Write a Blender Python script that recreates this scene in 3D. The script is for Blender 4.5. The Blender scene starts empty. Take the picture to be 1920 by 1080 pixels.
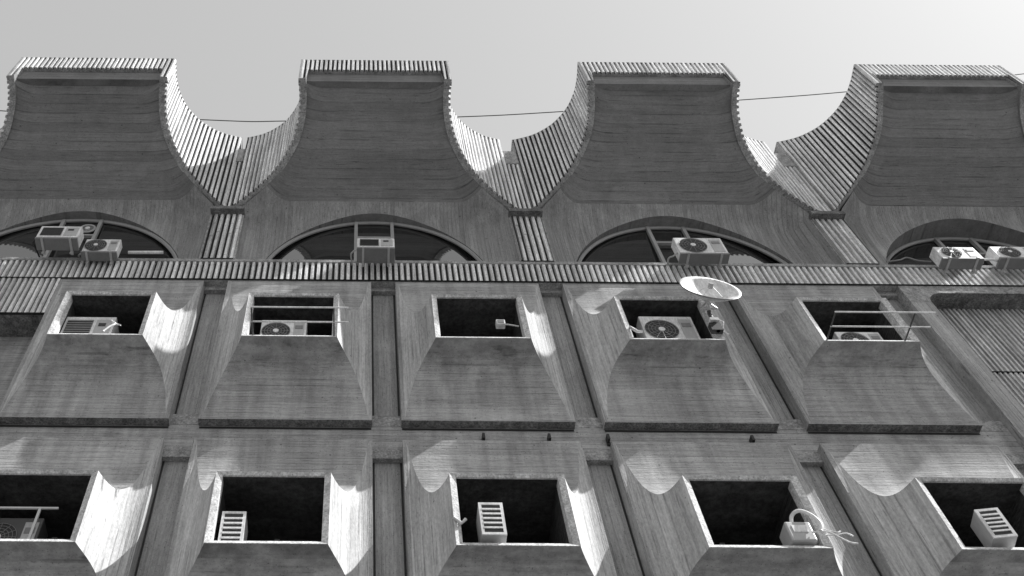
import bpy, math, random
from mathutils import Vector, Matrix
random.seed(7)
scene = bpy.context.scene
C = scene.collection

# ------------------------------------------------------------------ camera
F_PX, CX, CY = 1900.0, 677.0, 540.0          # focal length and optical centre, in 1920-wide pixels
PITCH = math.atan(F_PX / 1203.0); ROLL = -0.0085
D1, EYE = 8.67, 1.6                          # the facade's slab plane is Y = 0, 8.67 m from the camera
cam_d = bpy.data.cameras.new('camera'); cam = bpy.data.objects.new('camera', cam_d); C.objects.link(cam)
cam_d.sensor_width = 36.0; cam_d.lens = F_PX / 1920.0 * 36.0
cam_d.shift_x = (960 - CX) / 1920.0; cam_d.shift_y = 0.0
cam_d.clip_end = 5000
cam.location = (0, -D1, EYE)
cam.matrix_world = Matrix.Translation((0, -D1, EYE)) @ Matrix.Rotation(math.pi/2 + PITCH, 4, 'X') @ Matrix.Rotation(-ROLL, 4, 'Z')
scene.camera = cam
# ------------------------------------------------------------------ light
SUN = Vector((1.0, -0.216, 1.05)).normalized()
el = math.asin(SUN.z); rot = math.atan2(SUN.x, SUN.y)
w = bpy.data.worlds.new('World'); scene.world = w; w.use_nodes = True
nt = w.node_tree; nt.nodes.clear()
sky = nt.nodes.new('ShaderNodeTexSky'); sky.sky_type = 'NISHITA'; sky.sun_disc = False
sky.sun_elevation = el; sky.sun_rotation = rot; sky.dust_density = 2.0; sky.air_density = 1.0
bw = nt.nodes.new('ShaderNodeRGBToBW'); bg = nt.nodes.new('ShaderNodeBackground'); bg.inputs[1].default_value = 0.15
out = nt.nodes.new('ShaderNodeOutputWorld')
nt.links.new(sky.outputs[0], bw.inputs[0]); pw = nt.nodes.new('ShaderNodeMath'); pw.operation = 'POWER'; pw.inputs[1].default_value = 0.40
gn = nt.nodes.new('ShaderNodeMath'); gn.operation = 'MULTIPLY'; gn.inputs[1].default_value = 1.95
nt.links.new(bw.outputs[0], pw.inputs[0]); nt.links.new(pw.outputs[0], gn.inputs[0]); nt.links.new(gn.outputs[0], bg.inputs[0]); nt.links.new(bg.outputs[0], out.inputs[0])
sl = bpy.data.lights.new('sun', 'SUN'); sl.energy = 5.0; sl.angle = math.radians(0.55)
so = bpy.data.objects.new('sun', sl); C.objects.link(so)
so.rotation_euler = SUN.to_track_quat('Z', 'Y').to_euler(); so.location = (30, -10, 40)
scene.view_settings.view_transform = 'Standard'; scene.view_settings.look = 'None'
scene.view_settings.exposure = 0.75; scene.view_settings.gamma = 1.0

# ------------------------------------------------------------------ materials
def newmat(name):
    m = bpy.data.materials.new(name); m.use_nodes = True
    return m, m.node_tree, m.node_tree.nodes['Principled BSDF']
def N(t, ty, **k):
    n = t.nodes.new(ty)
    for a, b in k.items(): setattr(n, a, b)
    return n
def mathn(t, op, a, b=None, clamp=False):
    n = N(t, 'ShaderNodeMath', operation=op, use_clamp=clamp)
    for i, v in enumerate((a, b)):
        if v is None: continue
        if isinstance(v, (int, float)): n.inputs[i].default_value = v
        else: t.links.new(v, n.inputs[i])
    return n.outputs[0]
def noise(t, vec, scale3, detail=4, rough=.55, scale=1.0):
    mp = N(t, 'ShaderNodeMapping'); mp.inputs['Scale'].default_value = scale3; t.links.new(vec, mp.inputs[0])
    n = N(t, 'ShaderNodeTexNoise'); n.inputs['Scale'].default_value = scale
    n.inputs['Detail'].default_value = detail; n.inputs['Roughness'].default_value = rough
    t.links.new(mp.outputs[0], n.inputs['Vector']); return n.outputs['Fac']
def contrast(t, v, lo, hi, a, b):
    n = N(t, 'ShaderNodeMapRange'); t.links.new(v, n.inputs[0])
    for i, x in enumerate((lo, hi, a, b)): n.inputs[i+1].default_value = x
    return n.outputs[0]
def concrete(name, base=.3, grain='h', amt=.2, board=.11, speck=.14, bump=.5, streak=.2):
    """board-marked concrete; grain h = boards run along X, v = boards run up Z"""
    m, t, p = newmat(name)
    tc = N(t, 'ShaderNodeTexCoord'); oi = N(t, 'ShaderNodeObjectInfo')
    off = N(t, 'ShaderNodeVectorMath', operation='SCALE'); off.inputs[0].default_value = (31.7, 17.3, 57.1)
    t.links.new(oi.outputs['Random'], off.inputs['Scale'])
    ad = N(t, 'ShaderNodeVectorMath', operation='ADD'); t.links.new(tc.outputs['Object'], ad.inputs[0]); t.links.new(off.outputs[0], ad.inputs[1])
    v = ad.outputs[0]
    if grain == 'h':
        fib = noise(t, v, (1.3, 3, 40), 3, .6); fib2 = noise(t, v, (16, 16, 48), 4, .7); ax = 2
    elif grain == 'v':
        fib = noise(t, v, (40, 12, 1.3), 3, .6); fib2 = noise(t, v, (48, 24, 16), 4, .7); ax = 0
    else:
        fib = noise(t, v, (9, 9, 9), 6, .7); fib2 = noise(t, v, (40, 40, 40), 3, .6); ax = None
    blotch = noise(t, v, (.8, .8, .8), 5, .6)
    drip = noise(t, v, (5, 5, .35), 5, .6)
    pit = noise(t, v, (55, 55, 55), 2, .5)
    f = contrast(t, fib, .36, .64, 1-amt, 1+amt*.8)
    f2 = contrast(t, fib2, .36, .64, 1-amt*.9, 1+amt*.9)
    scr = contrast(t, noise(t, v, (3, 3, 60) if grain != 'v' else (60, 20, 3), 2, .5), .27, .36, .62, 1.0)
    f = mathn(t, 'MULTIPLY', f, scr)
    b = contrast(t, blotch, .3, .7, .9, 1.08)
    d = contrast(t, drip, .35, .7, 1+streak*.45, 1-streak)
    vo = N(t, 'ShaderNodeTexVoronoi'); vo.inputs['Scale'].default_value = 3.2; t.links.new(v, vo.inputs['Vector'])
    hole = contrast(t, vo.outputs['Distance'], .035, .05, .45, 1.0)
    rp_ = contrast(t, noise(t, v, (1.3, 1.3, .9), 1, .3), .64, .67, 1.0, 1.12)
    pt = contrast(t, pit, .28, .36, 1-speck*4, 1.0); 
    pt2 = contrast(t, pit, .66, .74, 1.0, 1+speck*2)
    val = mathn(t, 'MULTIPLY', mathn(t, 'MULTIPLY', f, f2), mathn(t, 'MULTIPLY', b, d))
    val = mathn(t, 'MULTIPLY', val, mathn(t, 'MULTIPLY', pt, pt2))
    val = mathn(t, 'MULTIPLY', val, mathn(t, 'MULTIPLY', hole, rp_))
    hgt = mathn(t, 'ADD', fib, mathn(t, 'MULTIPLY', fib2, .6))
    if ax is not None and board:
        sp = N(t, 'ShaderNodeSeparateXYZ'); t.links.new(v, sp.inputs[0])
        q = mathn(t, 'DIVIDE', sp.outputs[ax], board)
        fr = mathn(t, 'FRACT', q); fl = mathn(t, 'FLOOR', q)
        wn = N(t, 'ShaderNodeTexWhiteNoise', noise_dimensions='1D'); t.links.new(fl, wn.inputs['W'])
        tone = contrast(t, wn.outputs['Value'], 0, 1, .9, 1.1)
        jn = mathn(t, 'LESS_THAN', mathn(t, 'ABSOLUTE', mathn(t, 'SUBTRACT', fr, .5)), .44)
        jn2 = contrast(t, jn, 0, 1, .70, 1.0)
        jf = noise(t, v, (1.5, 1.5, 1.5), 2)            # joints come and go
        mixj = N(t, 'ShaderNodeMix'); mixj.data_type = 'FLOAT'
        t.links.new(contrast(t, jf, .42, .58, 0, 1), mixj.inputs[0]); t.links.new(jn2, mixj.inputs[2]); mixj.inputs[3].default_value = 1.0
        val = mathn(t, 'MULTIPLY', val, mathn(t, 'MULTIPLY', tone, mixj.outputs[0]))
        hgt = mathn(t, 'ADD', hgt, mathn(t, 'MULTIPLY', jn, .5))
    val = mathn(t, 'MULTIPLY', val, base)
    cc = N(t, 'ShaderNodeCombineColor'); 
    for i in range(3): t.links.new(val, cc.inputs[i])
    t.links.new(cc.outputs[0], p.inputs['Base Color'])
    p.inputs['Roughness'].default_value = .92; p.inputs['Specular IOR Level'].default_value = .2
    bm = N(t, 'ShaderNodeBump'); bm.inputs['Strength'].default_value = bump; bm.inputs['Distance'].default_value = .02
    t.links.new(hgt, bm.inputs['Height']); t.links.new(bm.outputs[0], p.inputs['Normal'])
    return m
def plain(name, v, rough=.6, metal=0, ior=None, var=.12, sc=6):
    m, t, p = newmat(name)
    tc = N(t, 'ShaderNodeTexCoord')
    n1 = noise(t, tc.outputs['Object'], (sc, sc, sc*.5), 5, .65)
    n2 = noise(t, tc.outputs['Object'], (sc*7, sc*7, sc*2), 3, .6)
    val = mathn(t, 'MULTIPLY', mathn(t, 'MULTIPLY', contrast(t, n1, .3, .7, 1-var, 1+var*.6), contrast(t, n2, .3, .7, 1-var*.6, 1+var*.4)), v)
    cc = N(t, 'ShaderNodeCombineColor')
    for i in range(3): t.links.new(val, cc.inputs[i])
    t.links.new(cc.outputs[0], p.inputs['Base Color'])
    p.inputs['Roughness'].default_value = rough; p.inputs['Metallic'].default_value = metal
    if ior: p.inputs['IOR'].default_value = ior
    return m
M = dict(
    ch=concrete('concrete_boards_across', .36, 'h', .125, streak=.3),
    cv=concrete('concrete_boards_upright', .36, 'v', .14, .09, streak=.25),
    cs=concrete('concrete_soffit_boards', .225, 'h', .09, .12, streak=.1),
    cw=concrete('concrete_arch_wall', .31, 'v', .11, .07, streak=.2),
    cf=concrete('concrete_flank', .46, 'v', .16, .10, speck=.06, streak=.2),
    cp=concrete('concrete_plain', .34, 'n', .3, None),
    ce=concrete('concrete_underside_shade', .17, 'n', .4, None, speck=.2),  # darker copy for undersides and soffits, their shade put into the base
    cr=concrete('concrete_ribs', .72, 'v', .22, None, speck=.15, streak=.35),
    cd=concrete('concrete_fine_ribs', .52, 'v', .22, None, speck=.12, streak=.3),
    cg=concrete('rib_groove_shade', .04, 'n', .3, None),  # same concrete as the ribs, shade between them painted near-black
    cl=concrete('light_terrazzo_frame', .58, 'n', .25, None, speck=.15, bump=.5, streak=.2),
    niche=concrete('niche_shade', .05, 'h', .4, .09),  # shade of the deep recess put into the colour of its boards
    glass=plain('dark_glass', .008, .03, ior=3.0, var=.05),
    frame=plain('grey_window_frame', .34, .5),
    white=plain('white_enamel', .75, .45, var=.34),
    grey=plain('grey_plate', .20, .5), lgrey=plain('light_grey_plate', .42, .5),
    dark=plain('dark_grille', .03, .6),
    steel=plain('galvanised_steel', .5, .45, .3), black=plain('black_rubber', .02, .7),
    darksteel=plain('dark_steel', .07, .5),
    asphalt=plain('asphalt', .12, .95, sc=.5),
)

# ------------------------------------------------------------------ mesh helpers
class MB:
    def __init__(s): s.v = []; s.f = []; s.m = []; s.mats = []
    def mi(s, m):
        if m not in s.mats: s.mats.append(m)
        return s.mats.index(m)
    def face(s, pts, m):
        i = len(s.v); s.v += [tuple(p) for p in pts]; s.f.append(tuple(range(i, i+len(pts)))); s.m.append(s.mi(m))
    def quadgrid(s, g, m, mf=None, flip=False):
        i0 = len(s.v); R = len(g); K = len(g[0])
        for r in g: s.v += [tuple(p) for p in r]
        for a in range(R-1):
            for b in range(K-1):
                q = (i0+a*K+b, i0+a*K+b+1, i0+(a+1)*K+b+1, i0+(a+1)*K+b)
                s.f.append(q[::-1] if flip else q); s.m.append(s.mi(mf(a, b) if mf else m))
    def box(s, x0, x1, y0, y1, z0, z1, m, skip=''):
        P = lambda a, b, c: ((x0, x1)[a], (y0, y1)[b], (z0, z1)[c])
        F = dict(f=[(0,0,0),(1,0,0),(1,0,1),(0,0,1)], b=[(1,1,0),(0,1,0),(0,1,1),(1,1,1)], l=[(0,1,0),(0,0,0),(0,0,1),(0,1,1)],
                 r=[(1,0,0),(1,1,0),(1,1,1),(1,0,1)], u=[(0,0,1),(1,0,1),(1,1,1),(0,1,1)], d=[(0,1,0),(1,1,0),(1,0,0),(0,0,0)])
        for k, q in F.items():
            if k not in skip: s.face([P(*c) for c in q], m)
    def tube(s, pts, r, m, n=8, close=False):
        pts = [Vector(p) for p in pts]; rings = []
        for i, p in enumerate(pts):
            d = (pts[min(i+1, len(pts)-1)] - pts[max(i-1, 0)]).normalized()
            a = d.orthogonal().normalized() if i == 0 else (pa - d*pa.dot(d)).normalized()
            pa = a; b = d.cross(a)
            rings.append([p + (a*math.cos(2*math.pi*k/n) + b*math.sin(2*math.pi*k/n))*r for k in range(n+1)])
        s.quadgrid(rings, m)
        s.face(rings[0][:n], m); s.face(rings[-1][:n][::-1], m)
    def disc(s, c, r, m, n=28, ax='y', r0=0):
        c = Vector(c); pr = []
        for k in range(n+1):
            a = 2*math.pi*k/n; e = Vector((math.cos(a), 0, math.sin(a))) if ax == 'y' else Vector((math.cos(a), math.sin(a), 0))
            pr.append((c+e*r, c+e*r0))
        for k in range(n):
            if r0: s.face([pr[k][0], pr[k+1][0], pr[k+1][1], pr[k][1]], m)
            else: s.face([pr[k][0], pr[k+1][0], c], m)
    def ring(s, c, r, t, m, n=28):
        s.tube([Vector(c)+Vector((math.cos(2*math.pi*k/n)*r, 0, math.sin(2*math.pi*k/n)*r)) for k in range(n+1)], t, m, 5)
    def build(s, name, parent=None, loc=(0,0,0), smooth=False, bevel=0):
        me = bpy.data.meshes.new(name); me.from_pydata(s.v, [], s.f)
        for m in s.mats: me.materials.append(m)
        me.polygons.foreach_set('material_index', s.m)
        if smooth: 
            me.polygons.foreach_set('use_smooth', [True]*len(s.f))
        o = bpy.data.objects.new(name, me); C.objects.link(o); o.location = loc
        if parent: o.parent = parent
        if bevel:
            wl = o.modifiers.new('weld', 'WELD'); wl.merge_threshold = .0002
            b = o.modifiers.new('bevel', 'BEVEL'); b.width = bevel; b.segments = 2; b.limit_method = 'ANGLE'
        elif smooth:
            wl = o.modifiers.new('weld', 'WELD'); wl.merge_threshold = .0005
        return o
def thing(name, label, cat, loc=(0,0,0), group=None, rotz=0):
    o = bpy.data.objects.new(name, None); C.objects.link(o); o.location = loc; o.rotation_euler.z = rotz
    o.empty_display_size = .2
    return tag(o, label, cat, group)
def tag(o, label, cat, group=None):
    o['label'] = label; o['category'] = cat
    if group: o['group'] = group
    return o
def copy_tree(o, loc=None, parent=None):
    c = o.copy(); C.objects.link(c); c.parent = parent if parent else o.parent
    if loc is not None: c.location = loc
    for ch in list(o.children): copy_tree(ch, None, c)
    return c
def Y(d): return d - D1
def Z(z): return z + EYE
def catmull(pts, n=6):
    P = [pts[0]] + list(pts) + [pts[-1]]; out = []
    for i in range(1, len(P)-2):
        for k in range(n):
            t = k/n; a, b, c, d = P[i-1], P[i], P[i+1], P[i+2]
            out.append(tuple(.5*((2*b[j]) + (-a[j]+c[j])*t + (2*a[j]-5*b[j]+4*c[j]-d[j])*t*t + (-a[j]+3*b[j]-3*c[j]+d[j])*t**3) for j in range(len(b))))
    out.append(tuple(pts[-1])); return out
def interp(x, xs, ys):
    if x <= xs[0]: return ys[0]
    for i in range(1, len(xs)):
        if x <= xs[i]:
            t = (x-xs[i-1])/(xs[i]-xs[i-1]); return ys[i-1]+(ys[i]-ys[i-1])*t
    return ys[-1]

# ------------------------------------------------------------------ ground
g = MB(); g.face([(-600,-600,0),(600,-600,0),(600,600,0),(-600,600,0)], M['asphalt'])
gr = g.build('ground'); gr['kind'] = 'structure'

# ------------------------------------------------------------------ the building
bld = thing('concrete_building', 'brutalist board-marked concrete building with curved canopies, protruding window boxes and ribbed bands', 'building', (0, 0, 0))
XL, XR = -14.0, 20.5
PCH = .088                                     # pitch of the vertical ribs
def rib_profile(s0, s1, pitch=PCH, dep=.042):
    """(s, offset, is_groove) along a path"""
    n = max(1, round((s1-s0)/pitch)); p = (s1-s0)/n; out = []
    for k in range(n):
        a = s0+k*p
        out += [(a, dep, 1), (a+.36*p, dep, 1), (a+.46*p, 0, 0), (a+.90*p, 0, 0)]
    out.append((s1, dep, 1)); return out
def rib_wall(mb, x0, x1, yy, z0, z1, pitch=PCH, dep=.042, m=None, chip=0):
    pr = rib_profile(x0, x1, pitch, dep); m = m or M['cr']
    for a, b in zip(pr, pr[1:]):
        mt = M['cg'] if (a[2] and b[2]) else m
        ya, yb = yy+a[1], yy+b[1]
        if chip and not (a[2] and b[2]):
            za = z0
            while za < z1-.001:
                zb = min(z1, za+random.uniform(.08, .3)); j = random.choice((0, 0, random.uniform(0, chip)))
                mb.face([(a[0], ya+j, za), (b[0], yb+j, za), (b[0], yb+j, zb), (a[0], ya+j, zb)], mt); za = zb
        else: mb.face([(a[0], ya, z0), (b[0], yb, z0), (b[0], yb, z1), (a[0], ya, z1)], mt)
    mb.face([(x0, yy+dep, z0), (x1, yy+dep, z0), (x1, yy, z0), (x0, yy, z0)], M['cg'])

# --- rows of protruding window boxes
PW, HW = 1.155, .665                           # half width of a slab and of its frame
Z2, Z3 = Z(10.42), Z(6.57)                     # slab bottoms of the two rows
PH, FZ0, FZ1, FY = 3.46, 1.11, 2.22, -.56       # slab height, frame heights, frame face
def prof(t): return FY*(1-t)**2.1              # concave flank profile
XC = lambda k: 1.707 + 2.7*(k-3)
def make_panel():
    b = MB(); n = 22; e = .05                  # e: flat margin round the slab
    def corner(t, sx, sz):
        x = HW + (PW-e-HW)*t; q = t**2.9
        z = FZ1 + (PH-e-FZ1)*q if sz > 0 else FZ0 + (e-FZ0)*q
        return (sx*x, prof(t)-.0, z)
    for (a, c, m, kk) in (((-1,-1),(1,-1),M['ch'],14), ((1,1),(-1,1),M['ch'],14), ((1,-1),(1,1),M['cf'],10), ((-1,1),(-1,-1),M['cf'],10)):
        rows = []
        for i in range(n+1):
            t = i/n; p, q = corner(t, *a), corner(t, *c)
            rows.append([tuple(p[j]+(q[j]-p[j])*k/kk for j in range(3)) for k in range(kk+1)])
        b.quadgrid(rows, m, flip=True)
    # slab margin and edges
    o = [(-PW,0,0),(PW,0,0),(PW,0,PH),(-PW,0,PH)]; i_ = [(-PW+e,0,e),(PW-e,0,e),(PW-e,0,PH-e),(-PW+e,0,PH-e)]
    for k in range(4):
        l = (k+1) % 4; b.face([o[k], o[l], i_[l], i_[k]], M['ch'] if k % 2 == 0 else M['cv'])
        ob = [(p[0], .20, p[2]) for p in o]
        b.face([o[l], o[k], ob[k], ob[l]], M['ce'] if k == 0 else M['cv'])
    return b.build('facade_panel', bld)
def make_window(panel):
    lip = .075; b = MB()                      # pale frame round the opening
    x0, x1, z0, z1 = -HW, HW, FZ0, FZ1
    xi0, xi1, zi0, zi1 = x0+lip, x1-lip, z0+lip*.8, z1-lip*.45
    yf = FY-.012; rd = lambda k: .055 if k == 2 else .16
    O = [(x0,z0),(x1,z0),(x1,z1),(x0,z1)]; I = [(xi0,zi0),(xi1,zi0),(xi1,zi1),(xi0,zi1)]
    for k in range(4):
        l = (k+1) % 4
        b.face([(O[k][0],yf,O[k][1]),(O[l][0],yf,O[l][1]),(I[l][0],yf+.03,I[l][1]),(I[k][0],yf+.03,I[k][1])], M['cl'])
        b.face([(I[k][0],yf+.03,I[k][1]),(I[l][0],yf+.03,I[l][1]),(I[l][0],yf+rd(k),I[l][1]),(I[k][0],yf+rd(k),I[k][1])], M['cl'])
        b.face([(O[l][0],yf,O[l][1]),(O[k][0],yf,O[k][1]),(O[k][0],yf+.03,O[k][1]),(O[l][0],yf+.03,O[l][1])], M['cl'])
    fr = b.build('window_frame', panel)
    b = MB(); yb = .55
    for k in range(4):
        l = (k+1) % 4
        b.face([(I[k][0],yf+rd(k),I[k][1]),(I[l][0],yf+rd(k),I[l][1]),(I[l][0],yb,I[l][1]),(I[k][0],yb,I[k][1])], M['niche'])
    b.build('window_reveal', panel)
    b = MB(); b.face([(xi0,yb-.01,zi0),(xi1,yb-.01,zi0),(xi1,yb-.01,zi1),(xi0,yb-.01,zi1)], M['glass'])
    b.build('pane', panel)
    b = MB(); b.box(-.03,.03,yb-.06,yb-.012,zi0,zi1,M['frame']); b.box(xi0,xi1,yb-.055,yb-.015,zi0+.6,zi0+.65,M['frame']); b.build('mullion', panel)
p0 = make_panel(); make_window(p0); p0.location = (XC(1), 0, Z2)
panels = {}
for r, zz in ((2, Z2), (3, Z3)):
    for k in range(1, 6):
        panels[r, k] = p0 if (r, k) == (2, 1) else copy_tree(p0, (XC(k), 0, zz), bld)

# --- walls between the boxes
W = MB(); YB = .13
BT2, BT3 = Z2+PH, Z3+PH                        # tops of the slabs
ZL = Z(13.9); ZBAND = Z(14.50)
xl, xr = XC(1)-PW, XC(5)+PW
Xs = [XC(k)+1.35 for k in range(1, 6)]         # groove centres 1..5
W.box(xl, 9.0, YB, .9, BT3-.03, Z2+.03, M['ch'], 'bu')                   # beam between the rows
for i, x in enumerate(Xs):                     # upright strips: recessed, closed above and below by cross pieces
    x0, x1 = x-(1.35-PW)-.02, x+(1.35-PW)+.02
    W.face([(x0,.21,Z3-.2),(x1,.21,Z3-.2),(x1,.21,BT3-.22),(x0,.21,BT3-.22)], M['cv'])
    W.box(x0, x1, YB-.006, .5, BT3-.22, BT3-.03, M['cp'], 'blr')
    W.box(x0, x1, YB-.006, .5, Z2+.03, Z2+.24, M['cp'], 'blr')
    W.face([(x0,.21,Z2+.24),(x1,.21,Z2+.24),(x1,.21,ZL-.10),(x0,.21,ZL-.10)], M['cv'])
    W.box(x0, x1, YB-.006, .5, ZL-.10, ZL, M['cp'], 'blr')
W.face([(xl,.12,ZL-.02),(xr,.12,ZL-.02),(xr,.12,BT2-.01),(xl,.12,BT2-.01)], M['ch'])
# left of the boxes: plain recess wall, under ribs
W.face([(XL,.45,0),(xl,.45,0),(xl,.45,Z(12.9)),(XL,.45,Z(12.9))], M['ch'])
W.face([(xl,.45,0),(xl,.0,0),(xl,.0,Z(12.9)),(xl,.45,Z(12.9))], M['cv'])
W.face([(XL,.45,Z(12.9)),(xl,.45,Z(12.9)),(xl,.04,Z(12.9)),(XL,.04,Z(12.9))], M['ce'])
# lower storeys
W.face([(xl,.13,0),(9.0,.13,0),(9.0,.13,Z3+.03),(xl,.13,Z3+.03)], M['ch'])
# right pier
W.box(xr+.41, 9.0, .0, .6, 0, Z(13.69)-.28, M['cv'], 'bu')
wall = W.build('wall', bld)
# flat black strips that paint in the shade of joints round the slabs
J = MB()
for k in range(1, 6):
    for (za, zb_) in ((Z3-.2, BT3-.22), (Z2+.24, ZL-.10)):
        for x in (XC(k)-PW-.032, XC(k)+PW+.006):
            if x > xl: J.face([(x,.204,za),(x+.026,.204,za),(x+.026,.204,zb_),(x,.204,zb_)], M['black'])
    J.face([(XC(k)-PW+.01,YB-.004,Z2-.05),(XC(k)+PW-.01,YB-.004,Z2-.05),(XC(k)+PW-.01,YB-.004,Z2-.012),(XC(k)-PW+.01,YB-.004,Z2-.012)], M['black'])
J.build('joint_shade', bld)
# --- ribbed recess on the right with a rounded head
R = MB(); yo, yi, zr, r = 0.0, .30, Z(13.69), .28
arc = [(9.0, 0)] + [(9.0+r-r*math.cos(a), zr-r+r*math.sin(a)) for a in [math.pi/2*k/10 for k in range(11)]] + [(XR, zr)]
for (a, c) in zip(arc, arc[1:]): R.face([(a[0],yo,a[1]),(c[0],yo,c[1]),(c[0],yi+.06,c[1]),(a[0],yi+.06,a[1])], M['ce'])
# face above the opening: fan between the arc and the band's bottom
for (a, c) in zip(arc[1:], arc[2:]): R.face([(a[0],yo,a[1]),(c[0],yo,c[1]),(c[0],yo,ZL),(a[0],yo,ZL)], M['cp'])
R.face([(xr+.41,0,zr-r),(9.0,0,zr-r),(9.0,0,ZL),(xr+.41,0,ZL)], M['cp'])
R.face([(xr+.41,.5,zr-r),(xr+.41,0,zr-r),(xr+.41,0,ZL),(xr+.41,.5,ZL)], M['cp'])
R.build('rounded_lintel', bld)
R = MB(); rib_wall(R, 8.9, XR, yi, Z(12.02), zr+.05, .078, .05, M['cd']); rib_wall(R, 8.9, XR, yi, 0, Z(11.99), .078, .05, M['cd'])
R.face([(8.9,yi+.06,0),(XR,yi+.06,0),(XR,yi+.06,zr),(8.9,yi+.06,zr)], M['cg'])
R.build('ribbed_wall', bld)
R = MB(); rib_wall(R, XL, xl-.002, -.01, Z(12.9), ZL, .09, .045); R.build('ribbed_wall', bld)
# --- ribbed band with its ledge
R = MB(); rib_wall(R, XL, XR, -.03, ZL, ZBAND-.075, .098, .05)
R.box(XL, XR, -.04, .5, ZBAND-.075, ZBAND, M['cp'], 'b')
R.face([(XL,-.0,ZL-.001),(XR,-.0,ZL-.001),(XR,.6,ZL-.001),(XL,.6,ZL-.001)], M['cp'])
R.build('ribbed_band', bld)
# --- pilasters above the band, at grooves 1, 3, 5 ...
VX = [-13.3, -7.96, -2.405, 2.935, 8.345, 13.75, 19.1]
def make_pilaster():
    b = MB(); rib_wall(b, -.27, .27, -.06, 0, Z(16.16)-ZBAND, .108, .05, chip=.007)
    b.box(-.30, -.27, -.045, .1, 0, Z(16.16)-ZBAND, M['cp'], 'bd'); b.box(.27, .30, -.045, .1, 0, Z(16.16)-ZBAND, M['cp'], 'bd')
    return b.build('pilaster', bld)
pil = make_pilaster(); pil.location = (VX[0], 0, ZBAND)
for x in VX[1:]: copy_tree(pil, (x, 0, ZBAND), bld)
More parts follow.
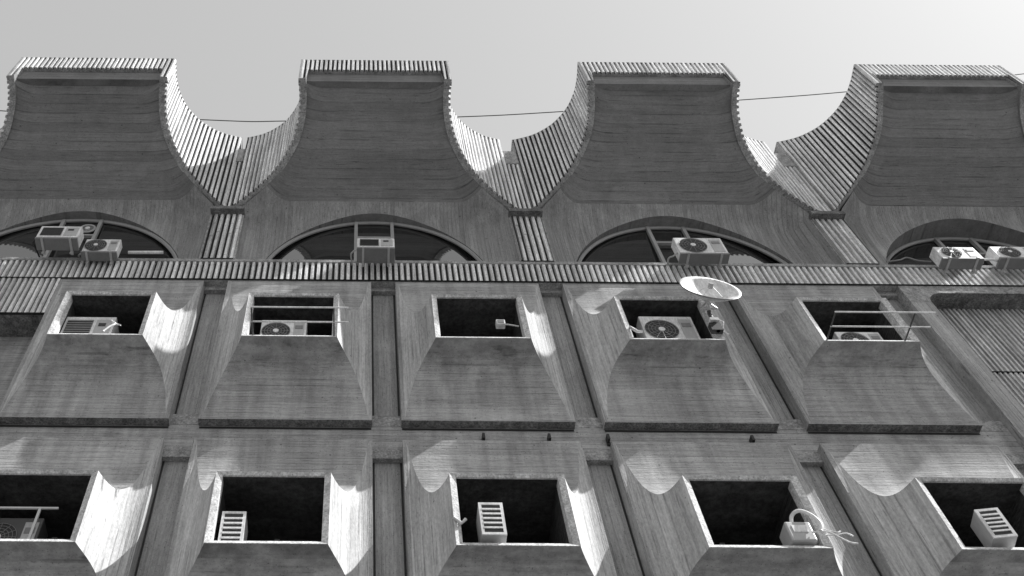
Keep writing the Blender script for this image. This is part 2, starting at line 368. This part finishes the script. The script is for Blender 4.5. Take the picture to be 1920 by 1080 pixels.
# --- canopies
TOPZ = Z(19.15)
plan = catmull([(1.44,6.84,18.14),(1.42,7.2,17.95),(1.45,7.5,17.70),(1.56,7.82,17.45),(1.80,8.14,17.10),(2.12,8.36,16.72),(2.40,8.46,16.36),(2.58,8.5,16.14)], 8)
def make_canopy(setback):
    b = MB()
    # outer path: left valley -> front left corner -> front right corner -> right valley
    left = [(-p[0], Y(p[1]), Z(p[2])) for p in reversed(plan)]; right = [(p[0], Y(p[1]), Z(p[2])) for p in plan]
    def run(path, front):
        S = [0]
        for a, c in zip(path, path[1:]): S.append(S[-1]+math.hypot(c[0]-a[0], c[1]-a[1]))
        pr = rib_profile(0, S[-1], PCH, .04); pts = []
        for (s, off, gv) in pr:
            i = 1
            while i < len(S)-1 and S[i] < s: i += 1
            t = (s-S[i-1])/(S[i]-S[i-1]); a, c = path[i-1], path[i]
            dx, dy = c[0]-a[0], c[1]-a[1]; L = math.hypot(dx, dy)
            nx, ny = -dy/L, dx/L                 # inward (path runs left to right round the front)
            x, y = a[0]+dx*t, a[1]+dy*t; zb = a[2]+(c[2]-a[2])*t
            if front: zb = Z(18.14) if min(s, S[-1]-s) < .15 else Z(18.60)
            pts.append((x+nx*off, y+ny*off, zb, gv, x+nx*.14, y+ny*.14))
        for a, c in zip(pts, pts[1:]):
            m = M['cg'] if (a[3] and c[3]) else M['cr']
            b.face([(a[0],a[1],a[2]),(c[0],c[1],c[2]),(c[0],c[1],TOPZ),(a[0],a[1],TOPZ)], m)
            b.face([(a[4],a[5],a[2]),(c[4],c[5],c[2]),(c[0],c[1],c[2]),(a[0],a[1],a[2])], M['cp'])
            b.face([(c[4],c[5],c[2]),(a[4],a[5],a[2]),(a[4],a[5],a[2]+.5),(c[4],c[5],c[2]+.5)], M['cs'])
        return pts
    run(left, False); run([(-1.44,Y(6.84),0),(1.44,Y(6.84),0)], True); run(right, False)
    # plain beam behind the front ribs
    b.box(-1.31, 1.31, Y(6.93), Y(7.06), Z(18.22), Z(18.7), M['cs'], 'u')
    # roof slab
    top = [(p[0], p[1]) for p in left] + [(p[0], p[1]) for p in right]
    top += [(2.58, Y(9.0)), (-2.58, Y(9.0))]
    b.face([(x, y, TOPZ-.01) for x, y in top], M['cp'])
    for sx in (-1, 1): b.face([(sx*2.57,Y(8.5),Z(16.1)),(sx*2.57,Y(9.0),Z(16.1)),(sx*2.57,Y(9.0),TOPZ),(sx*2.57,Y(8.5),TOPZ)], M['cp'])
    shell = b.build('canopy', bld)
    # --- soffit: arch wall that curls outward
    zs = [14.50,15.6,16.2,16.55,16.85,17.15,17.5,17.75,18.0,18.30]; ds = [9.03,9.03,8.99,8.90,8.68,8.32,7.90,7.62,7.32,6.98]
    sm = catmull(list(zip(zs, ds)), 6); zs2 = [p[0] for p in sm]; ds2 = [p[1] for p in sm]
    rp = list(reversed(plan)); qz = [p[2] for p in rp]; qx = [p[0] for p in rp]; qd = [p[1] for p in rp]
    def hw(z): return min(2.44, interp(z-.03, qz, qx)-.10)
    AW, AH, Z0 = 2.0, 2.10, 14.50
    def archz(x): return Z0 + (AH*(1-(abs(x)/AW)**2)**.5 if abs(x) < AW else 0)
    s = MB(); us = []
    nU = 96
    xs = sorted([2.44*(2*i/nU-1) for i in range(nU+1)] + [-AW, AW, -AW+.008, AW-.008, -AW+.02, AW-.02])
    def fil(x, wz, z):
        q = (abs(x)-(wz-.42))/.42
        return -(interp(z, zs2, ds2) - interp(z, qz, qd) - .09)*q*q if q > 0 else 0
    def xm(x, z):
        w = hw(z); m = interp(z, [15.2, 16.72], [2.03, hw(16.72)*.83]) if z < 16.72 else w*.83
        return x if abs(x) <= m else math.copysign(m+(abs(x)-m)/(2.44-m)*(w-m), x)
    ZM = 16.72; rows = []
    vs = [k/12 for k in range(13)]
    for v in vs:
        rows.append([(xm(x, archz(x)+(ZM-archz(x))*v), Y(interp(archz(x)+(ZM-archz(x))*v, zs2, ds2))+fil(xm(x, archz(x)+(ZM-archz(x))*v), hw(archz(x)+(ZM-archz(x))*v), archz(x)+(ZM-archz(x))*v), Z(archz(x)+(ZM-archz(x))*v)) for x in xs])
    s.quadgrid(rows, M['cw'])
    rows = []
    for k in range(0, 43):
        z = ZM+(18.30-ZM)*k/42; wz = hw(z)
        rows.append([(xm(x, z), Y(interp(z, zs2, ds2))+fil(xm(x, z), wz, z), Z(z)) for x in xs])
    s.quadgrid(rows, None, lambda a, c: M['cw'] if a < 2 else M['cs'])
    sf = s.build('soffit', shell, smooth=True)
    # arch reveal
    av = MB(); pts = [(x, archz(x)) for x in xs if abs(x) <= AW]
    for a, c in zip(pts, pts[1:]):
        ya = Y(interp(a[1], zs2, ds2)); yc = Y(interp(c[1], zs2, ds2))
        av.face([(a[0],ya,Z(a[1])),(c[0],yc,Z(c[1])),(c[0],Y(9.07+setback),Z(c[1])),(a[0],Y(9.07+setback),Z(a[1]))], M['cs'])
    av.build('arch_reveal', shell, smooth=True)
    # arched window
    yw = Y(9.04+setback)
    gl = MB(); yl = lambda z: yw+.13*(1-(z-Z0)/AH)          # the sash leans out a little at its head
    for a, c in zip(pts, pts[1:]): gl.face([(a[0],yl(Z0-.05),Z(Z0)-.05),(c[0],yl(Z0-.05),Z(Z0)-.05),(c[0],yl(c[1]),Z(c[1])),(a[0],yl(a[1]),Z(a[1]))], M['glass'])
    gl.build('arched_pane', shell)
    fr = MB(); fr.tube([(x*.985, yw-.03, Z(z)-.03) for x, z in pts], .035, M['frame'], 6)
    fr.box(-AW, AW, yw-.06, yw-.005, Z(Z0)-.02, Z(Z0)+.035, M['lgrey'])
    fr.build('window_frame', shell)
    for x in (-.33, .33):
        q = MB(); q.box(x-.03, x+.03, yw-.07, yw-.006, Z(Z0)+.03, Z(archz(x))-.02, M['frame']); q.build('mullion', shell)
    q = MB(); q.box(-.30, .30, yw-.065, yw-.008, Z(15.95), Z(16.0), M['frame']); q.build('transom', shell)
    return shell
CN = [-10.62, -5.17, .23, 5.64, 11.05, 16.45]
can = make_canopy(.05); can.location = (CN[0], 0, 0)
for x, sx in zip(CN[1:3], (1.05, 1.0)): copy_tree(can, (x, 0, 0), bld).scale.x = sx
make_canopy(.10).location = (CN[3], 0, 0)
can = make_canopy(.28); can.location = (CN[4], 0, 0); copy_tree(can, (CN[5], 0, 0), bld)
# --- valley pieces between canopies
def make_valley():
    b = MB(); y0 = Y(8.53)
    rib_wall(b, -.13, .13, y0, Z(16.14), Z(18.05), .087, .04)
    b.box(-.13, .13, y0-.012, Y(8.65), Z(18.05), Z(18.62), M['cp'])
    b.face([(-.2,y0+.045,Z(16.14)),(.2,y0+.045,Z(16.14)),(.2,y0+.045,Z(18.1)),(-.2,y0+.045,Z(18.1))], M['cg'])
    b.face([(-.30,y0-.02,Z(16.14)),(.30,y0-.02,Z(16.14)),(.30,Y(8.72),Z(16.14)),(-.30,Y(8.72),Z(16.14))], M['ce'])
    b.box(-.30, .30, y0-.032, y0+.2, Z(16.04), Z(16.14), M['ce'], 'b')
    
    return b.build('valley_block', bld)
vb = make_valley(); vb.location = (VX[0], 0, 0)
for x in VX[1:]: copy_tree(vb, (x, 0, 0), bld)
# --- shell behind
S = MB(); bk = 14.0
S.face([(XL,Y(8.98),TOPZ-.02),(XR,Y(8.98),TOPZ-.02),(XR,bk,TOPZ-.02),(XL,bk,TOPZ-.02)], M['cp'])
S.face([(XL,bk,0),(XR,bk,0),(XR,bk,TOPZ-.02),(XL,bk,TOPZ-.02)], M['cp'])
S.face([(XL,.45,0),(XL,bk,0),(XL,bk,TOPZ-.02),(XL,Y(8.98),TOPZ-.02),(XL,Y(8.5),ZBAND)], M['cp'])
S.face([(XR,.45,0),(XR,bk,0),(XR,bk,TOPZ-.02),(XR,Y(8.98),TOPZ-.02),(XR,Y(8.5),ZBAND)], M['cp'])
S.build('outer_wall', bld)
# cast iron hooks on the beam
hk = MB(); hk.box(-.012, .012, -.10, 0, -.02, .05, M['black']); hk.box(-.012, .09, -.03, 0, -.045, -.015, M['black'])
h0 = hk.build('hook', bld); h0.location = (1.62, YB, Z(10.15)); h0.scale = (1.4, 1, 1.4)
for x in (2.48, 3.25, 5.14): copy_tree(h0, (x, YB, Z(10.15)), bld)

# ------------------------------------------------------------------ air conditioners and the rest
def ac(label, x0, x1, d, z0, z1, depth=.30, style='fan', feet=True, tilt=0, group='air conditioners on the facade'):
    w_, h = x1-x0, z1-z0; cx = (x0+x1)/2
    t = thing('air_conditioner', label, 'air conditioner', (cx, Y(d), Z(z0)), group, tilt)
    b = MB(); b.box(-w_/2, w_/2, 0, depth, 0, h, M['white']); b.build('casing', t, bevel=.012)
    b = MB(); b.box(-w_/2-.004, w_/2+.004, -.004, depth+.004, -.02, .022, M['grey']); b.build('underside_shade', t)  # grey tray added to carry the shade under the casing
    if style == 'fan':
        fx = -w_*.16; fr = min(h*.43, w_*.31)
        b = MB(); b.disc((fx,-.004,h*.5), fr, M['dark']); b.build('fan_opening', t)
        b = MB()
        for q in (1, .8, .6, .4): b.ring((fx,-.012,h*.5), fr*q, .004, M['grey'])
        for q in range(6):
            a = math.pi*q/6; e = Vector((math.cos(a), 0, math.sin(a)))*fr
            b.tube([Vector((fx,-.014,h*.5))-e, Vector((fx,-.014,h*.5))+e], .0035, M['grey'], 5)
        b.build('fan_guard', t)
        b = MB()
        b.tube([(fx,-.022,h*.5),(fx,.0,h*.5)], fr*.2, M['white'], 14); b.build('fan_hub', t)
        b = MB(); b.box(w_*.22, w_*.45, -.006, 0, h*.12, h*.88, M['lgrey'], 'b'); b.build('side_plate', t)
        b = MB(); b.box(w_*.25, w_*.42, -.012, -.006, h*.6, h*.74, M['grey'], 'b'); b.build('badge', t)
    else:
        b = MB(); b.box(-w_*.43, w_*.08, -.005, 0, h*.2, h*.86, M['grey'], 'b')
        for q in range(7): b.box(-w_*.42, w_*.07, -.014, -.005, h*(.23+.09*q), h*(.23+.09*q)+.012, M['dark'])
        b.build('intake_grille', t)
        b = MB(); b.box(w_*.14, w_*.45, -.006, 0, h*.2, h*.86, M['lgrey'], 'b'); b.build('side_plate', t)
        b = MB(); b.box(w_*.20, w_*.34, -.012, -.006, h*.6, h*.72, M['dark'], 'b'); b.build('badge', t)
    if feet:
        for sx in (-1, 1):
            b = MB(); b.box(sx*w_*.34-.018, sx*w_*.34+.018, -.03, depth+.08, -.035, -.002, M['steel'])
            b.box(sx*w_*.34-.018, sx*w_*.34+.018, depth+.0, depth+.03, -.10, -.035, M['steel'])
            b.build('bracket', t)
        sd = random.choice((-1, 1)); b = MB()
        b.tube(catmull([(sd*w_*.5, .08, h*.3), (sd*(w_*.5+.07), .12, h*.22), (sd*(w_*.5+.10), .25, h*.45), (sd*(w_*.5+.05), .55, h*.5)], 6), .014, M['black' if random.random() < .5 else 'lgrey'], 6)
        b.build('pipe', t, smooth=True)
    return t
ac('window air conditioner with dark square grille on a raised bracket in the leftmost arch', -5.33, -4.65, 8.20, 14.40, 14.80, .22, 'slot')
ac('small fan air conditioner low in the leftmost arch, right of the raised one', -4.60, -4.02, 8.42, 14.34, 14.76, .16)
ac('air conditioner with dark grille centred under the glazing bars of the second arch from left', -.07, .54, 8.22, 14.20, 14.52, .26, 'slot')
ac('large fan air conditioner on two brackets in the third arch', 5.18, 5.97, 8.28, 14.21, 14.73, .18)
ac('fan air conditioner left of its neighbour in the rightmost arch', 9.42, 10.08, 8.30, 14.17, 14.53, .2)
ac('fan air conditioner at the right edge of the photo in the rightmost arch', 10.36, 11.1, 8.30, 14.19, 14.56, .2)
ac('low air conditioner on the sill of the leftmost upper window box beside a hanging cable', -4.30, -3.56, 8.30, 11.64, 12.26, .3, 'slot', False)
ac('fan air conditioner behind the two-bar drying rail of the second upper window box', -1.44, -.78, 8.30, 11.64, 12.22, .3, 'fan', False)
ac('fan air conditioner beside the satellite dish pole', 4.06, 4.83, 8.26, 11.64, 12.34, .3, 'fan', False)
ac('fan air conditioner behind the drying rail of the rightmost upper window box', 6.86, 7.50, 8.34, 11.64, 12.10, .3, 'fan', False)
lo = ac('dark fan air conditioner behind a steel frame in the lower left window box', -4.3, -3.62, 8.50, 7.8, 8.42, .3, 'fan', False)
for c in lo.children:
    if c.name.startswith('casing'): c.data.materials[0] = M['darksteel']
def louvre(label, x, d, z0, h=.46, w_=.27, depth=.32, tilt=0):
    t = thing('vent_box', label, 'vent box', (x, Y(d), Z(z0)), 'louvred vent boxes in the lower window boxes', tilt)
    b = MB(); b.box(-w_/2, w_/2, .012, depth, 0, h, M['lgrey']); b.build('casing', t, bevel=.006)
    b = MB(); e = .032
    b.box(-w_/2, -w_/2+e, 0, .02, 0, h, M['white']); b.box(w_/2-e, w_/2, 0, .02, 0, h, M['white'])
    b.box(-w_/2+e, w_/2-e, 0, .02, 0, e, M['white']); b.box(-w_/2+e, w_/2-e, 0, .02, h-e, h, M['white'])
    b.box(-w_/2+e, w_/2-e, .010, .0118, e, h-e, M['dark'])
    n = 6
    for q in range(1, n): zz = e+(h-2*e)*q/n; b.box(-w_/2+e, w_/2-e, -.004, .0095, zz-.011, zz+.011, M['white'])
    b.build('louvre_grille', t)
    return t
louvre('pale louvred vent box in the lower window second from left', -1.40, 8.22, 7.77, .50)
louvre('pale louvred vent box in the middle lower window, left of the gap in its sill', 1.46, 8.06, 7.80, .48)
louvre('pale louvred vent box turned sideways in the lower right window', 6.95, 8.03, 7.80, .42, .25, .26, tilt=-.15)
# hose box
t = thing('hose_box', 'pale box with a thick looping hose in the fourth lower window', 'box', (4.80, Y(8.08), Z(7.77)))
b = MB(); b.box(-.14,.14,0,.25,0,.28,M['lgrey']); b.build('casing', t, bevel=.02)
b = MB(); b.box(-.08,.08,-.006,0,.12,.22,M['white']); b.build('cover', t)
b = MB(); b.tube(catmull([(-.02,.1,.28),(0,.05,.40),(.08,.0,.44),(.17,-.04,.34),(.21,-.07,.18),(.18,-.06,.08)],6), .022, M['white'], 8); b.build('hose', t, smooth=True)
b = MB(); b.tube(catmull([(.1,-.02,.10),(.24,-.07,.06),(.32,-.09,-.04),(.40,-.1,-.12),(.48,-.1,-.14)],6), .012, M['white'], 6)
b.tube(catmull([(.22,-.06,.10),(.32,-.09,.03),(.37,-.09,.05)],6), .010, M['white'], 6); b.tube(catmull([(.2,-.07,.01),(.32,-.09,.0),(.42,-.09,.02),(.48,-.09,-.02)],6), .008, M['white'], 6); b.build('cable', t, smooth=True)
# railings
def drying_rail(label, x0, x1, arms):
    zb = 11.56; t = thing('drying_rail', label, 'drying rail', (x0, Y(8.11), Z(zb)))
    for d in (7.64, 7.88):
        b = MB(); b.tube([(-.01, Y(d)-Y(8.11), 0), (x1-x0, Y(d)-Y(8.11), 0)], .012, M['white'], 8); b.build('rail', t)
    for x in arms:
        b = MB(); b.tube([(x-x0, -.475, 0), (x-x0, .03, 0)], .011, M['darksteel'], 8); b.build('arm', t)
    return t
drying_rail('two-bar steel drying rail sticking out of the upper window box second from left', -1.50, -.17, (-1.50, -.37))
drying_rail('two-bar steel drying rail sticking out of the rightmost upper window box', 6.49, 7.86, (6.49, 7.58))
# steel frame in the lower left window
t = thing('steel_frame', 'thin steel frame with one upright in the lower left window box', 'frame', (-4.4, Y(8.25), Z(7.76)))
b = MB(); b.box(0,1.0,0,.02,.56,.585,M['steel']); b.build('rail', t)
b = MB(); b.box(.78,.81,.001,.021,0,.56,M['steel']); b.build('post', t)
# satellite dish
t = thing('satellite_dish', 'white satellite dish on a pole at the fourth upper window box', 'satellite dish', (4.98, Y(8.02), Z(11.62)))
ctr = Vector((.0, -.26, .62)); nrm = Vector((.092, -.971, .191)).normalized()
ux = nrm.orthogonal().normalized(); uy = nrm.cross(ux)
def dish_pt(r, a, off=0): return ctr + (ux*math.cos(a)+uy*math.sin(a))*r + nrm*(.85*(r*r)-.10+off)
for off, nm in ((0, 'reflector'),):
    b = MB(); g1 = [[dish_pt(.43*i/10, 2*math.pi*k/40, .008) for k in range(41)] for i in range(11)]; g2 = [[dish_pt(.43*i/10, 2*math.pi*k/40, -.008) for k in range(41)] for i in range(11)]
    b.quadgrid(g1, M['white']); b.quadgrid(g2, M['white']); b.quadgrid([g1[-1], g2[-1]], M['grey'])
    b.build('reflector', t, smooth=True)
b = MB()
for a in (0, 2.1, 4.2): b.tube([dish_pt(.20, a, .01), ctr+nrm*.10], .006, M['steel'], 6)
b.build('feed_strut', t)
b = MB(); b.tube([ctr+nrm*.05, ctr+nrm*.13], .035, M['grey'], 12); b.build('feed_horn', t)
b = MB(); b.tube([(0,.0,0),(0,.0,.44),(0,-.03,.5)], .028, M['darksteel'], 10); b.build('pole', t)
b = MB(); b.tube([(0,-.03,.48), ctr-nrm*.12], .03, M['steel'], 8); b.tube([(-.12,-.05,.50),(.12,-.05,.50)], .018, M['steel'], 8)
b.tube([(-.12,-.05,.50), ctr-nrm*.10-ux*.12], .014, M['steel'], 6); b.tube([(.12,-.05,.50), ctr-nrm*.10+ux*.12], .014, M['steel'], 6); b.build('mount', t)
b = MB(); b.box(-.06,.06,-.06,.06,.20,.26,M['white']); b.box(-.09,.07,-.03,.05,.0,.17,M['dark']); b.build('clamp', t)
b = MB(); b.tube(catmull([(.05,0,.30),(.12,-.03,.2),(.08,.02,.05),(.16,.05,.0)],5), .008, M['white'], 6); b.build('cable', t)
# floodlight
t = thing('floodlight', 'small white floodlight on an arm in the middle upper window box', 'floodlight', (2.27, Y(8.24), Z(12.02)))
b = MB(); b.tube([(0,0,0),(-.16,-.03,.0),(-.2,-.03,.0)], .012, M['white'], 6); b.build('arm', t)
b = MB(); b.box(-.33,-.20,-.08,.02,-.05,.06,M['white']); b.build('lamp_housing', t, bevel=.01)
b = MB(); b.box(-.31,-.22,-.086,-.081,-.03,.04,M['grey']); b.build('lens', t)
# hanging cable of the first box
b = MB(); b.tube(catmull([(0,-.02,.22),(.05,-.06,.12),(.10,-.08,.05),(.04,-.10,-.05),(-.02,-.10,-.16)],6), .014, M['white'], 6); b.tube([(.10,-.08,.05),(.18,-.07,.03)], .011, M['white'], 6)
o = b.build('hanging_cable', None, (-3.52, Y(8.08), Z(11.60)), smooth=True); tag(o, 'white cable end hanging over the sill of the upper left window box', 'cable')
# wall bracket pipe stub, fourth upper box
b = MB(); b.tube([(-.10,0,.16),(-.02,-.02,.02),(.06,.02,.08)], .022, M['white'], 8); o = b.build('pipe_stub', None, (3.90, Y(8.10), Z(11.66)), smooth=True); tag(o, 'white pipe stub at the left jamb of the fourth upper window box', 'pipe')
b = MB(); b.tube([(-.06,0,.10),(.02,-.02,.0),(.07,-.02,.06)], .02, M['white'], 8); o = b.build('pipe_stub', None, (1.10, Y(8.10), Z(7.98)), smooth=True); tag(o, 'white pipe stub at the left jamb of the middle lower window', 'pipe')
# pipes lying on ledges
b = MB(); b.tube([(-3.88,Y(8.55),Z(14.55)),(-3.3,Y(8.55),Z(14.56))], .028, M['white'], 8); o = b.build('pipe', None); tag(o, 'pale pipe lying on the ledge beside the low air conditioner in the leftmost arch', 'pipe')
b = MB(); b.tube(catmull([(8.75,Y(8.6),Z(14.54)),(9.0,Y(8.6),Z(14.60)),(9.15,Y(8.6),Z(14.68)),(9.3,Y(8.6),Z(14.58)),(9.5,Y(8.6),Z(14.55))],6), .014, M['grey'], 6); o = b.build('cable', None, smooth=True); tag(o, 'grey cable humped over the ledge of the rightmost arch', 'cable')
b = MB(); b.tube(catmull([(10.15,Y(8.4),Z(14.30)),(10.25,Y(8.35),Z(14.22)),(10.4,Y(8.4),Z(14.25))],6), .024, M['white'], 6); o = b.build('pipe', None, smooth=True); tag(o, 'white pipe joining the two air conditioners of the rightmost arch', 'pipe')
# round vent fan in the leftmost arch
t = thing('extractor_fan', 'round pale extractor fan in the top pane of the leftmost arch', 'extractor fan', (-5.02, Y(9.05), Z(16.25)))
b = MB(); b.ring((0,0,0), .13, .022, M['lgrey']); b.build('rim', t)
b = MB(); b.tube([(0,.01,0),(0,.03,0)], .12, M['grey'], 20); b.build('fan', t)
b = MB(); b.tube([(0,-.02,0),(0,.02,0)], .045, M['white'], 12); b.build('hub', t)
# sky cable
b = MB(); pts = []
cz = catmull([(-40,30.5),(-12,25.6),(-4.14,24.75),(-1.9,24.72),(2.66,25.1),(5.5,25.54),(10.7,26.5),(13.9,27.2),(19.5,28.7),(40,35)], 8)
pts = [(x, Y(10.5), Z(z)) for x, z in cz]
b.tube(pts, .013, M['black'], 6); o = b.build('overhead_cable', None, smooth=True); tag(o, 'thin dark cable strung across the sky behind the canopies', 'cable')
